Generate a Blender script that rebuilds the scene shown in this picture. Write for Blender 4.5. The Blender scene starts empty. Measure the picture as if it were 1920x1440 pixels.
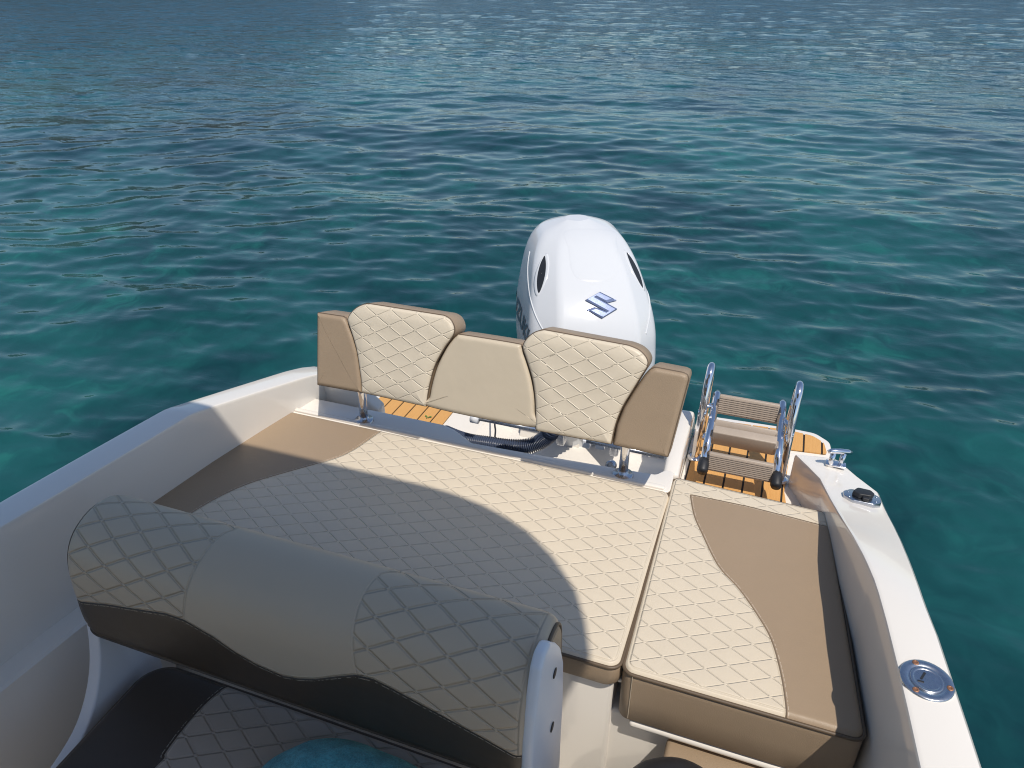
import bpy, bmesh, math, random
import numpy as np
from mathutils import Vector, Matrix
random.seed(7); rng = np.random.default_rng(7)
R = math.radians
S = bpy.context.scene
COL = S.collection

# ------------------------------------------------------------------ survey
# boat frame = world frame: X to port (right in the photo), Y aft, Z up; Z = 0 is the top of the sun pad
CAM = np.array([0., 0., 1.3]); F = 1390.; PITCH = R(30); YAW = R(20)
FW = np.array([-math.sin(YAW)*math.cos(PITCH), math.cos(YAW)*math.cos(PITCH), -math.sin(PITCH)])
RT = np.array([math.cos(YAW), math.sin(YAW), 0.]); UP = np.cross(RT, FW)
def ray(x, y): return FW + RT*(x-960)/F - UP*(y-720)/F
def onz(p, z):
    d = ray(*p); return CAM + d*((z-CAM[2])/d[2])
def ony(p, Y):
    d = ray(*p); return CAM + d*(Y/d[1])
def onx(p, X):
    d = ray(*p); return CAM + d*(X/d[0])
def onplane(p, p0, n):
    d = ray(*p); n = np.array(n); return CAM + d*(((np.array(p0)-CAM)@n)/(d@n))
def smooth(pts, n, closed=False):
    """Catmull-Rom resample to about n points"""
    P = np.array(pts, float); m = len(P); out = []
    segs = m if closed else m-1
    k = max(1, int(round(n/segs)))
    for i in range(segs):
        if closed: a, b, c, d = P[i-1], P[i], P[(i+1) % m], P[(i+2) % m]
        else: a, b, c, d = P[max(i-1, 0)], P[i], P[i+1], P[min(i+2, m-1)]
        for j in range(k):
            t = j/k
            out.append(.5*((2*b)+(-a+c)*t+(2*a-5*b+4*c-d)*t*t+(-a+3*b-3*c+d)*t**3))
    if not closed: out.append(P[-1])
    return np.array(out)
def rounded(poly, radii, n=6):
    """2-D polygon (counter-clockwise or not) with rounded corners"""
    P = [np.array(p, float) for p in poly]; m = len(P); out = []
    for i in range(m):
        r = radii[i] if hasattr(radii, '__len__') else radii
        a, b, c = P[i-1], P[i], P[(i+1) % m]
        if r <= 0: out.append(b); continue
        u = (a-b)/np.linalg.norm(a-b); v = (c-b)/np.linalg.norm(c-b)
        ang = math.acos(max(-1, min(1, u@v)))
        if ang > math.pi-1e-6: ang = math.pi-1e-6
        t = min(r/math.tan(ang/2), .45*np.linalg.norm(a-b), .45*np.linalg.norm(c-b))
        p, q = b+u*t, b+v*t
        for k in range(n+1):
            s = k/n; out.append((1-s)**2*p+2*s*(1-s)*b+s*s*q)
    return np.array(out)

# ------------------------------------------------------------------ scene tree
def tag(o, label=None, cat=None, group=None, kind=None):
    if label: o['label'] = label
    if cat: o['category'] = cat
    if group: o['group'] = group
    if kind: o['kind'] = kind
    return o
def thing(name, loc, label, cat, group=None):
    o = bpy.data.objects.new(name, None); COL.objects.link(o); o.location = loc; o.empty_display_size = .1
    return tag(o, label, cat, group)
def world_of(o):
    m = Matrix.Identity(4)
    while o is not None:
        m = Matrix.Translation(o.location) @ o.rotation_euler.to_matrix().to_4x4() @ m; o = o.parent
    return m
def link(name, me, mat, parent=None, smooth_sh=True):
    o = bpy.data.objects.new(name, me); COL.objects.link(o)
    mats = mat if isinstance(mat, (list, tuple)) else [mat]
    if len(me.materials) == 0:
        for m in mats: me.materials.append(m)
    if smooth_sh: me.shade_smooth()
    if parent is not None:
        o.parent = parent
        me.transform(world_of(parent).inverted())
    return o
class MB:
    """mesh builder in world coordinates"""
    def __init__(s): s.v = []; s.f = []; s.mi = []; s.sm = []
    def add(s, vs, fs, mi=0, sm=False):
        b = len(s.v); s.v += [tuple(map(float, p)) for p in vs]
        s.f += [tuple(b+i for i in f) for f in fs]; s.mi += [mi]*len(fs); s.sm += [sm]*len(fs); return s
    def box(s, c, d, rot=None, mi=0, bev=0.):
        c = np.array(c, float); h = np.array(d, float)/2
        if bev > 0:
            bm = bmesh.new(); bmesh.ops.create_cube(bm, size=1)
            for v in bm.verts: v.co = Vector((v.co.x*2*h[0], v.co.y*2*h[1], v.co.z*2*h[2]))
            bmesh.ops.bevel(bm, geom=bm.edges[:], offset=bev, segments=3, profile=.5, affect='EDGES')
            vs = [np.array(v.co) for v in bm.verts]; bm.verts.index_update()
            fs = [[v.index for v in f.verts] for f in bm.faces]; bm.free()
        else:
            vs = [np.array((x*h[0], y*h[1], z*h[2])) for x in (-1, 1) for y in (-1, 1) for z in (-1, 1)]
            fs = [(0, 1, 3, 2), (4, 6, 7, 5), (0, 4, 5, 1), (2, 3, 7, 6), (0, 2, 6, 4), (1, 5, 7, 3)]
        if rot is not None:
            M = np.array(rot); vs = [M@v for v in vs]
        return s.add([c+v for v in vs], fs, mi, bev > 0)
    def tube(s, pts, r, n=14, mi=0, caps=True, closed=False):
        P = np.array(pts, float); m = len(P)
        rr = np.array(r, float)*np.ones(m) if np.ndim(r) else np.full(m, float(r))
        T = np.zeros_like(P)
        for i in range(m):
            if closed: t = P[(i+1) % m]-P[i-1]
            else: t = P[min(i+1, m-1)]-P[max(i-1, 0)]
            T[i] = t/(np.linalg.norm(t)+1e-12)
        ref = np.array((0, 0, 1.)) if abs(T[0][2]) < .9 else np.array((1., 0, 0))
        u = np.cross(T[0], ref); u /= np.linalg.norm(u); vs = []
        for i in range(m):
            u = u-T[i]*(u@T[i]); u /= np.linalg.norm(u); w = np.cross(T[i], u)
            for k in range(n):
                a = 2*math.pi*k/n; vs.append(P[i]+rr[i]*(math.cos(a)*u+math.sin(a)*w))
        fs = []
        for i in range(m if closed else m-1):
            j = (i+1) % m
            for k in range(n):
                k2 = (k+1) % n; fs.append((i*n+k, i*n+k2, j*n+k2, j*n+k))
        if caps and not closed:
            fs.append(tuple(range(n-1, -1, -1))); fs.append(tuple((m-1)*n+k for k in range(n)))
        return s.add(vs, fs, mi, True)
    def prism(s, poly, d, mi=0):
        """closed 3-D polygon extruded by vector d"""
        P = [np.array(p, float) for p in poly]; n = len(P); d = np.array(d, float)
        fs = [tuple(range(n)), tuple(range(2*n-1, n-1, -1))]
        fs += [(i, (i+1) % n, n+(i+1) % n, n+i) for i in range(n)]
        return s.add(P+[p+d for p in P], fs, mi)
    def loft(s, rings, closed=False, mi=0, sm=True):
        n = len(rings[0]); fs = []
        for i in range(len(rings)-1):
            for k in range(n if closed else n-1):
                k2 = (k+1) % n; fs.append((i*n+k, i*n+k2, (i+1)*n+k2, (i+1)*n+k))
        return s.add([p for r in rings for p in r], fs, mi, sm)
    def mesh(s, name, fix=True):
        me = bpy.data.meshes.new(name); me.from_pydata(s.v, [], s.f); me.update()
        for p, i, sm in zip(me.polygons, s.mi, s.sm): p.material_index = i; p.use_smooth = sm
        if fix:
            bm = bmesh.new(); bm.from_mesh(me); bmesh.ops.recalc_face_normals(bm, faces=bm.faces[:]); bm.to_mesh(me); bm.free()
        return me
    def build(s, name, mat, parent=None, fix=True): return link(name, s.mesh(name, fix), mat, parent, smooth_sh=False)
def bevel(o, w, seg=3, ang=35):
    b = o.modifiers.new('bevel', 'BEVEL'); b.width = w; b.segments = seg; b.limit_method = 'ANGLE'; b.angle_limit = R(ang); b.harden_normals = False
    for p in o.data.polygons: p.use_smooth = True
    return o

# ------------------------------------------------------------------ materials
class NT:
    def __init__(s, name):
        s.m = bpy.data.materials.new(name); s.m.use_nodes = True; s.t = s.m.node_tree; s.t.nodes.clear()
        s.out = s.n('ShaderNodeOutputMaterial'); s.b = s.n('ShaderNodeBsdfPrincipled'); s.l(s.b.outputs[0], s.out.inputs[0])
    def n(s, t, **kw):
        x = s.t.nodes.new(t)
        for k, v in kw.items(): setattr(x, k, v)
        return x
    def l(s, a, b): s.t.links.new(a, b)
    def put(s, sock, v):
        if isinstance(v, bpy.types.NodeSocket): s.l(v, sock)
        else: sock.default_value = v
    def math(s, op, a, b=0., c=0., clamp=False):
        x = s.n('ShaderNodeMath', operation=op, use_clamp=clamp)
        for i, v in enumerate((a, b, c)): s.put(x.inputs[i], v)
        return x.outputs[0]
    def noise(s, vec, scale, detail=3, rough=.5, dist=0.):
        x = s.n('ShaderNodeTexNoise'); s.l(vec, x.inputs['Vector']); x.inputs['Scale'].default_value = scale
        x.inputs['Detail'].default_value = detail; x.inputs['Roughness'].default_value = rough; x.inputs['Distortion'].default_value = dist
        return x.outputs['Fac']
    def ss(s, x, lo, hi, a=0., b=1.):
        r = s.n('ShaderNodeMapRange', interpolation_type='SMOOTHSTEP'); s.put(r.inputs[0], x)
        for i, v in zip((1, 2, 3, 4), (lo, hi, a, b)): r.inputs[i].default_value = v
        return r.outputs[0]
    def mix(s, f, a, b):
        x = s.n('ShaderNodeMix', data_type='RGBA'); s.put(x.inputs[0], f); s.put(x.inputs[6], a); s.put(x.inputs[7], b); return x.outputs[2]
    def obj(s): return s.n('ShaderNodeTexCoord').outputs['Object']
    def pos(s): return s.n('ShaderNodeNewGeometry').outputs['Position']
    def attr(s, name): return s.n('ShaderNodeAttribute', attribute_name=name)
    def bump(s, h, dist=1., strength=1., nrm=None):
        x = s.n('ShaderNodeBump'); x.inputs['Strength'].default_value = strength; x.inputs['Distance'].default_value = dist
        s.l(h, x.inputs['Height'])
        if nrm is not None: s.l(nrm, x.inputs['Normal'])
        return x.outputs[0]
def rgb(*c): return (c[0], c[1], c[2], 1.)
def plain(name, col, rough=.5, metal=0., var=.06, vscale=6., bumpd=0., bscale=400., coat=0., rvar=.1):
    t = NT(name); p = t.pos()
    nz = t.noise(p, vscale, 4, .6)
    dark = rgb(*[c*(1-var) for c in col]); lite = rgb(*[min(1, c*(1+var)) for c in col])
    t.l(t.mix(nz, dark, lite), t.b.inputs['Base Color'])
    t.l(t.ss(t.noise(p, vscale*3.1, 3), .2, .8, max(.01, rough-rvar*rough), rough+rvar*rough), t.b.inputs['Roughness'])
    t.b.inputs['Metallic'].default_value = metal
    t.b.inputs['Coat Weight'].default_value = coat; t.b.inputs['Coat Roughness'].default_value = .05
    if bumpd > 0: t.l(t.bump(t.noise(p, bscale, 2), bumpd), t.b.inputs['Normal'])
    return t.m
CREAM = (.655, .568, .44); BROWN = (.325, .240, .160)
def vinyl(name, lo=CREAM, hi=BROWN, groove=.0026, depth=.0018, rough=.42, stitch=True):
    """two-tone marine vinyl: 'tone' > 0 picks the second colour, 'q' = quilt coordinates (z = quilt on/off), welded grooves"""
    t = NT(name); p = t.pos()
    tone = t.attr('tone').outputs['Fac']; q = t.attr('q').outputs['Vector']
    sx = t.n('ShaderNodeSeparateXYZ'); t.l(q, sx.inputs[0])
    def line(a):
        f = t.math('FRACT', a); return t.math('MULTIPLY', t.math('MINIMUM', f, t.math('SUBTRACT', 1., f)), .0436)
    d1, d2 = line(sx.outputs[0]), line(sx.outputs[1])
    d = t.math('MINIMUM', d1, d2); dm = t.math('MAXIMUM', d1, d2)
    on = t.math('MULTIPLY', t.ss(sx.outputs[2], -.002, .004), t.math('LESS_THAN', tone, 0.))
    g = t.ss(d, 0., groove*.9, 1., 0.)
    # the weld stops just short of every crossing
    g = t.math('MULTIPLY', g, t.ss(dm, .0015, .0045))
    puff = t.ss(d, 0., .016, 0., 1.)
    h = t.math('SUBTRACT', t.math('MULTIPLY', puff, .00035), t.math('MULTIPLY', g, depth))
    h = t.math('MULTIPLY', h, on)
    ab = t.math('ABSOLUTE', tone); seam = t.ss(ab, 0., .004, 1., 0.)
    h = t.math('SUBTRACT', h, t.math('MULTIPLY', seam, .003))
    qa = t.math('ABSOLUTE', sx.outputs[2]); h = t.math('SUBTRACT', h, t.math('MULTIPLY', t.math('MULTIPLY', t.ss(qa, 0., .004, 1., 0.), t.math('LESS_THAN', tone, 0.)), .002))
    grain = t.math('MULTIPLY', t.noise(p, 900, 2), .00022)
    wave = t.math('MULTIPLY', t.noise(p, 7, 3), .004)
    h = t.math('ADD', h, t.math('ADD', grain, wave))
    t.l(t.bump(h, 1.), t.b.inputs['Normal'])
    is2 = t.math('GREATER_THAN', tone, 0.)
    vn = t.math('ADD', t.math('MULTIPLY', t.noise(p, 5, 5, .6), .6), t.math('MULTIPLY', t.noise(p, 1.7, 3, .6), .4))
    c1 = t.mix(vn, rgb(*[c*.93 for c in lo]), rgb(*[c*1.05 for c in lo]))
    weave = t.noise(p, 260, 3, .7)
    c2 = t.mix(t.math('MULTIPLY', t.math('ADD', vn, weave), .5), rgb(*[c*.88 for c in hi]), rgb(*[c*1.12 for c in hi]))
    c = t.mix(is2, c1, c2)
    if stitch:
        st = t.math('SUBTRACT', ab, .006); st = t.ss(t.math('ABSOLUTE', st), .0004, .0012, 1., 0.)
        wv = t.n('ShaderNodeTexNoise'); t.l(p, wv.inputs['Vector']); wv.inputs['Scale'].default_value = 170
        st = t.math('MULTIPLY', st, t.math('GREATER_THAN', wv.outputs['Fac'], .47))
        c = t.mix(t.math('MULTIPLY', st, .55), c, rgb(.62, .54, .43))
    t.l(c, t.b.inputs['Base Color'])
    t.l(t.ss(vn, .2, .8, rough-.05, rough+.06), t.b.inputs['Roughness'])
    t.b.inputs['Specular IOR Level'].default_value = .4
    return t.m
M = {}
M['vinyl'] = vinyl('quilted_vinyl')
M['vinyl_back'] = vinyl('backrest_vinyl', depth=.0013)
M['tan'] = vinyl('plain_vinyl', lo=(.56, .475, .355))
M['brown'] = plain('brown_vinyl', BROWN, .5, var=.1, vscale=9, bumpd=.0005, bscale=420)
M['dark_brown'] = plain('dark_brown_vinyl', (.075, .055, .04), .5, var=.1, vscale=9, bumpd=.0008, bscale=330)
M['piping'] = plain('piping_vinyl', (.115, .080, .05), .5, var=.08)
M['gel'] = plain('white_gelcoat', (.78, .735, .67), .18, var=.03, vscale=3, coat=.5, rvar=.5)
M['gelmatt'] = plain('cream_nonslip', (.70, .64, .55), .5, var=.05, vscale=5, bumpd=.0006, bscale=300)
M['white'] = plain('white_plastic', (.74, .75, .77), .35, var=.02, vscale=4)
M['engine'] = plain('engine_white', (.635, .65, .67), .13, var=.02, vscale=3, coat=0.)
M['emblem'] = plain('emblem_chrome', (.15, .19, .32), .42, .35, var=.25, vscale=90)
M['engine_grey'] = plain('engine_grey', (.11, .14, .18), .35, var=.05)
M['chrome'] = plain('polished_steel', (.80, .80, .82), .09, 1., var=.03, vscale=20)
M['steel'] = plain('brushed_steel', (.50, .52, .56), .28, 1., var=.08, vscale=40)
M['rust'] = plain('rusty_screw', (.34, .17, .10), .5, .6, var=.3, vscale=150)
M['black'] = plain('black_rubber', (.018, .019, .022), .5, var=.2, vscale=30)
M['hose'] = plain('hose_plastic', (.05, .066, .11), .28, var=.15, vscale=30)
M['caulk'] = plain('black_caulk', (.02, .018, .016), .7)
M['wood'] = plain('ribbed_plastic', (.40, .33, .265), .5, var=.12, vscale=25)
M['leaf'] = plain('green_leaf', (.10, .22, .03), .5)
def teak():
    t = NT('synthetic_teak'); o = t.pos()
    mp = t.n('ShaderNodeMapping'); t.l(o, mp.inputs[0]); mp.inputs['Scale'].default_value = (60, 4, 20)
    g = t.noise(mp.outputs[0], 3, 5, .6); c = t.mix(g, rgb(.58, .30, .09), rgb(.69, .375, .125))
    t.l(c, t.b.inputs['Base Color']); t.b.inputs['Roughness'].default_value = .6
    t.l(t.bump(g, .001), t.b.inputs['Normal']); return t.m
M['teak'] = teak()
def towel_mat():
    t = NT('terry_cloth'); p = t.pos()
    n1 = t.noise(p, 260, 4, .7); n2 = t.noise(p, 35, 4, .6)
    f = t.math('MULTIPLY', t.math('ADD', n1, n2), .5)
    t.l(t.mix(t.ss(f, .35, .65), rgb(.04, .29, .34), rgb(.13, .60, .66)), t.b.inputs['Base Color'])
    t.b.inputs['Roughness'].default_value = .95; t.b.inputs['Sheen Weight'].default_value = .3
    t.l(t.bump(f, .012), t.b.inputs['Normal']); return t.m
M['towel'] = towel_mat()
M['canopy'] = plain('canopy_cloth', (.45, .38, .30), .8)

# ------------------------------------------------------------------ upholstery helpers
QX, QY = .089, .050
def quilt(x, y, x0, y0, k=1.):
    a = (x-x0)/(QX*k); b = (y-y0)/(QY*k); return a+b, a-b
def set_attr(me, tone, q):
    a = me.attributes.new('tone', 'FLOAT', 'POINT'); a.data.foreach_set('value', np.array(tone, np.float32))
    a = me.attributes.new('q', 'FLOAT_VECTOR', 'POINT'); a.data.foreach_set('vector', np.array(q, np.float32).ravel())
def sd_curve(x, y, curve):
    """signed distance of points to an open polyline, + on its left"""
    C = np.array(curve); best = np.full(x.shape, 1e9); sg = np.ones(x.shape)
    for a, b in zip(C[:-1], C[1:]):
        e = b-a; L2 = e@e; t = np.clip(((x-a[0])*e[0]+(y-a[1])*e[1])/L2, 0, 1)
        dx = x-(a[0]+t*e[0]); dy = y-(a[1]+t*e[1]); d = np.hypot(dx, dy)
        cr = e[0]*(y-a[1])-e[1]*(x-a[0]); m = d < best-1e-9
        best = np.where(m, d, best); sg = np.where(m, np.sign(cr), sg)
    return best*sg
def pad_top(corners, z, r, nx, ny, tone_fn, q0, edge=.012, k=1.):
    """rounded quad cushion top as a grid: corners near-left, near-right, far-right, far-left"""
    A, B, C, D = [np.array(c, float) for c in corners]
    u = np.linspace(0, 1, nx); v = np.linspace(0, 1, ny); U, V = np.meshgrid(u, v)
    W = np.linalg.norm(B-A); H = np.linalg.norm(D-A)
    a = U*W; b = V*H
    ca = np.where(a < r, r-a, np.where(a > W-r, a-(W-r), 0.)); cb = np.where(b < r, r-b, np.where(b > H-r, b-(H-r), 0.))
    sa = np.where(a < r, -1., 1.); sb = np.where(b < r, -1., 1.)
    na = ca*np.sqrt(1-np.clip(cb/r, 0, 1)**2/2); nb = cb*np.sqrt(1-np.clip(ca/r, 0, 1)**2/2)
    a2 = np.where((ca > 0) & (cb > 0), np.where(sa < 0, r-na, W-r+na), a); b2 = np.where((ca > 0) & (cb > 0), np.where(sb < 0, r-nb, H-r+nb), b)
    U2 = a2/W; V2 = b2/H
    P = ((1-U2)*(1-V2))[..., None]*A+(U2*(1-V2))[..., None]*B+(U2*V2)[..., None]*C+((1-U2)*V2)[..., None]*D
    X, Y = P[..., 0], P[..., 1]
    dx = np.minimum(a2, W-a2); dy = np.minimum(b2, H-b2); d = np.minimum(dx, dy)
    inc = (ca > 0) & (cb > 0); d = np.where(inc, np.maximum(r-np.hypot(na, nb), 0), d)
    e = np.clip(edge-d, 0, edge); Z = z-(edge-np.sqrt(np.maximum(edge**2-e**2, 0)))*.8
    vs = np.stack([X, Y, Z], -1).reshape(-1, 3)
    idx = np.arange(nx*ny).reshape(ny, nx)
    fs = np.stack([idx[:-1, :-1], idx[:-1, 1:], idx[1:, 1:], idx[1:, :-1]], -1).reshape(-1, 4)
    tone = tone_fn(X, Y).reshape(-1)
    s1, s2 = quilt(X, Y, q0[0], q0[1], k)
    qz = np.minimum(d-.008, .05)
    q = np.stack([s1, s2, qz], -1).reshape(-1, 3)
    ring = [tuple(x) for x in np.concatenate([idx[0, :-1], idx[:-1, -1], idx[-1, :0:-1], idx[:0:-1, 0]])[:, None]]
    ring = [vs[i[0]] for i in ring]
    return vs, fs, tone, q, ring
def grid_part(name, vs, fs, tone, q, mat, parent, keep=None):
    if keep is not None:
        fs = fs[keep]; used = np.unique(fs); mp = np.full(len(vs), -1); mp[used] = np.arange(len(used))
        vs, tone, q, fs = vs[used], tone[used], q[used], mp[fs]
    me = bpy.data.meshes.new(name); me.from_pydata(vs.tolist(), [], fs.tolist()); me.update(); set_attr(me, tone, q)
    return link(name, me, mat, parent)
def cushion(root, corners, z, th, r, nx, ny, tone_fn, q0, side_mat, brown_name, edge=.012, mat=None, k=1.):
    vs, fs, tone, q, ring = pad_top(corners, z, r, nx, ny, tone_fn, q0, edge, k)
    fm = tone[fs].mean(1) > 0
    mat = mat or M['vinyl']
    grid_part('cushion_top', vs, fs, tone, q, mat, root, ~fm)
    if fm.any(): grid_part(brown_name, vs, fs, tone, q, mat, root, fm)
    ring = np.array(ring); ctr = ring.mean(0); m = MB(); rows = []
    for dz, sc in ((0, 0.), (-.004, .003), (-.02, .005), (-th*.5, .006), (-th+.01, .004), (-th, -.004)):
        rr = ring.copy(); o = rr-ctr; o[:, 2] = 0; o /= np.linalg.norm(o, axis=1)[:, None]
        rr += o*sc; rr[:, 2] = ring[:, 2]+dz; rows.append(list(rr))
    m.loft(rows, closed=True); n = len(ring); m.add(rows[-1], [tuple(range(n))])
    m.build('side_band', side_mat, root)
    pp = ring.copy(); o = pp-ctr; o[:, 2] = 0; o /= np.linalg.norm(o, axis=1)[:, None]; pp += o*.0035; pp[:, 2] += -.002
    keep = [pp[0]]
    for p in pp[1:]:
        if np.linalg.norm(p-keep[-1]) > .004: keep.append(p)
    MB().tube(keep, .0042, 8, closed=True).build('piping', M['piping'], root)
    return ring

# ================================================================== BOAT
boat = thing('motorboat', (-.55, 1.0, -.85), 'white motorboat with cream cushions moored on clear green water, seen from its helm', 'boat')
# gunwale edges surveyed along both sides, with the sheer dropping aft of a knee
def sheer(Y): return float(np.interp(Y, [-2.5, .9, 1.345, 1.36, 1.79, 1.94, 2.02], [.215, .186, .185, .183, .090, .048, .030]))
def sheer_port(Y): return float(np.interp(Y, [-2.5, .9, 1.2, 1.3, 1.4, 1.49, 1.6, 1.7, 1.85, 2.0], [.215, .19, .187, .180, .165, .142, .103, .068, .037, .012]))
def sheer_rail(Y):
    t = min(1, max(0, (Y-1.12)/.90)); return float(np.interp(Y, [-2.5, .9, 1.12], [.215, .19, .188]))-.176*(t*t*(3-2*t)) if Y > 1.12 else float(np.interp(Y, [-2.5, .9, 1.12], [.215, .19, .188]))
def edge(px, sheer):
    o = []
    for p in px:
        z = .15
        for _ in range(30): z = .5*z+.5*sheer(onz(p, z)[1])
        o.append(onz(p, z)[:2])
    o = np.array(o); return o[np.argsort(o[:, 1])]
PO = edge([(1850, 1440), (1795, 1280), (1740, 1130), (1690, 1000), (1645, 905), (1635, 893), (1605, 878), (1578, 864)], sheer_rail)
PI = edge([(1725, 1440), (1690, 1280), (1660, 1160), (1640, 1090), (1602, 1010), (1565, 950), (1530, 882), (1491, 851)], sheer_port)
SO = edge([(0, 936), (140, 857), (287, 775), (400, 735), (550, 690)], sheer)
SI = edge([(0, 988), (190, 877), (378, 769), (480, 736), (580, 705)], sheer)
def along(E, Y, fwd):
    if Y < E[0, 1]: return E[0, 0]+fwd*(1-math.exp(-(E[0, 1]-Y)/1.2))
    if Y > E[-1, 1]: return E[-1, 0]+(Y-E[-1, 1])*(E[-1, 0]-E[-2, 0])/(E[-1, 1]-E[-2, 1])
    return float(np.interp(Y, E[:, 1], E[:, 0]))
def gun(Y): return along(PO, Y, .10), sheer(Y), along(PI, Y, .10), along(SO, Y, -.10), along(SI, Y, -.10)
STY = [-2.2, -1.2, -.4, .2, .6, .80, .90, 1.0, 1.1, 1.2, 1.28, 1.325, 1.342, 1.36, 1.378, 1.42, 1.50, 1.58, 1.66, 1.74, 1.775, 1.80, 1.86]
def gring(xo, xi, yo, yi, zt, sg, zi=-.60, zo=None):
    """one cross-section of the moulding: hull side, rounded edge, flat deck, crisp inner edge, inner wall"""
    o = []; zo = zt if zo is None else zo
    for dx, dz in ((-.20, None), (-.05, None), (-.006, -.16), (-.002, -.05), (0, -.018), (-.003, -.008), (-.009, -.002), (-.017, 0)):
        z = {-.20: -1.0, -.05: -.55}.get(dx, zo+(dz or 0)); o.append((xo+sg*dx, yo, z))
    o += [(xo+(xi-xo)*.5, (yo+yi)/2, (zt+zo)/2+.0015), (xi+sg*.009, yi, zt), (xi+sg*.0025, yi, zt-.0025), (xi, yi, zt-.009), (xi, yi, zt-.05), (xi, yi, -.10 if zt > 0 else zt-.1), (xi, yi, zi)]
    return o
rings_p, rings_s = [], []
for Y in STY:
    xo, zt, xi, so, si = gun(Y); rings_p.append(gring(xo, xi, Y, Y, sheer_port(Y), 1, zo=sheer_rail(Y))); rings_s.append(gring(so, si, Y, Y, zt, -1))
rings_p += [gring(PO[-1, 0]*.5+along(PO, 1.86, 0)*.5, PI[-1, 0]*.5+along(PI, 1.86, 0)*.5, PO[-1, 1]*.5+.93, PI[-1, 1]*.5+.93, sheer_port(1.92), 1, zo=sheer_rail(PO[-1, 1]*.5+.93)), gring(PO[-1, 0], PI[-1, 0], PO[-1, 1], PI[-1, 1], sheer_port(PI[-1, 1]), 1, zo=sheer_rail(PO[-1, 1]))]
ze = sheer_port(PI[-1, 1])
x, y = PO[-1]; xi, yi = PI[-1]
rings_p += [gring(x-.006, xi+.004, y+.006, yi+.006, ze-.004, 1), gring(x-.02, xi+.01, y+.018, yi+.02, ze-.04, 1), gring(x-.03, xi+.015, y+.022, yi+.03, -.12, 1)]
xo, zt, xi, so, si = gun(1.86)
rings_s += [gring(so+.02, si+.01, 1.90, 1.88, zt-.012, -1), gring(so+.05, si+.02, 1.93, 1.90, zt-.03, -1), gring(so+.09, si+.03, 1.97, 1.93, -.15, -1)]
hm = MB(); hm.loft(rings_p, mi=0, sm=True); hm.loft(rings_s, mi=0, sm=True)
hull = hm.build('hull', M['gel'], boat)
for p in hull.data.polygons: p.use_smooth = True
es = hull.modifiers.new('split', 'EDGE_SPLIT'); es.split_angle = R(30)
wn = hull.modifiers.new('flat_faces', 'WEIGHTED_NORMAL'); wn.weight = 100; wn.keep_sharp = True

# inner ledge of the starboard coaming and the lower lining
m = MB(); a = []; b = []
rows = [[], [], [], []]
for Y in np.linspace(-1.5, 1.05, 14):
    si = gun(Y)[4]
    rows[0].append((si-.004, Y, -.145)); rows[1].append((si+.050, Y, -.15)); rows[2].append((si+.056, Y, -.158)); rows[3].append((si+.050, Y, -.60))
m.loft(rows, sm=False); m.build('side_ledge', M['gel'], boat)
m = MB(); m.add([(-1.55, -1.6, -.55), (.42, -1.6, -.55), (.42, 1.3, -.55), (-1.55, 1.3, -.55)], [(0, 1, 2, 3)]); m.build('cockpit_floor', M['gelmatt'], boat)

# seat base under the sun pad: front panel, with a lip under the side cushion
m = MB()
m.box((-.84, 1.40, -.345), (1.36, .62, .55), bev=.012)
m.build('seat_base', M['gel'], boat)
m = MB(); m.box((-.80, 1.395, -.074), (1.33, .60, .012), bev=.004); m.build('lid', M['gel'], boat)
m = MB(); m.box((.10, 1.40, -.40), (.54, .60, .44), bev=.01); m.build('side_base', M['gel'], boat)
m = MB(); m.box((.115, 1.40, -.171), (.46, .665, .018), bev=.008); m.build('side_lip', M['gel'], boat)

# ledge between sun pad and engine well (plan outline with the well cut-out), 0.06 thick
led = [(-1.40, 1.700), (-.148, 1.700), (-.150, 1.80), (-.176, 1.806), (-.20, 1.772), (-.566, 1.748), (-.765, 1.738), (-.845, 1.788), (-.888, 1.802), (-1.42, 1.802)]
led = rounded(led, [.01, .02, .01, .01, .02, .05, .02, .02, .03, .005])
m = MB(); m.prism([(x, y, -.004) for x, y in led], (0, 0, -.06)); bevel(m.build('rear_ledge', M['gel'], boat), .006)
# raised strip on the front edge of the ledge against the cushion
m = MB(); m.box((-.775, 1.7125, -.002), (1.22, .017, .012), bev=.004); m.build('ledge_strip', M['gel'], boat)
# riser behind the ledge to starboard
m = MB(); m.prism([(-1.42, 1.845, -.3), (-1.40, 1.845, .058), (-1.26, 1.845, .055), (-1.155, 1.845, -.03), (-1.145, 1.845, -.3)], (0, .05, 0)); bevel(m.build('riser', M['gel'], boat), .008)
# engine well: floor and sloping walls
m = MB()
m.add([(-.88, 1.70, -.36), (-.16, 1.70, -.36), (-.16, 2.42, -.33), (-.88, 2.42, -.33)], [(0, 1, 2, 3)])
m.add([(-.99, 1.72, -.30), (-.93, 2.42, -.30), (-.80, 2.40, -.345), (-.80, 1.72, -.345)], [(0, 1, 2, 3)])
m.add([(-.93, 2.30, -.36), (-.18, 2.30, -.36), (-.18, 2.40, -.22), (-.93, 2.40, -.22)], [(0, 1, 2, 3)])
m.add([(-1.42, 1.775, -.02), (-.15, 1.745, -.02), (-.15, 1.735, -.40), (-1.42, 1.735, -.40)], [(0, 1, 2, 3)])
m.prism([(-.80, 2.28, -.355), (-.56, 2.28, -.355), (-.56, 2.34, -.20), (-.80, 2.34, -.20)], (0, .10, 0))
m.build('engine_well', M['gel'], boat)
# wall between well and boarding passage
m = MB()
m.prism([(-.185, 1.800, -.35), (-.185, 1.800, -.012), (-.190, 1.93, -.004), (-.190, 2.16, -.004), (-.190, 2.26, -.10), (-.190, 2.26, -.35)], (.048, 0, 0))
bevel(m.build('well_wall', M['gel'], boat), .012)
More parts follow.
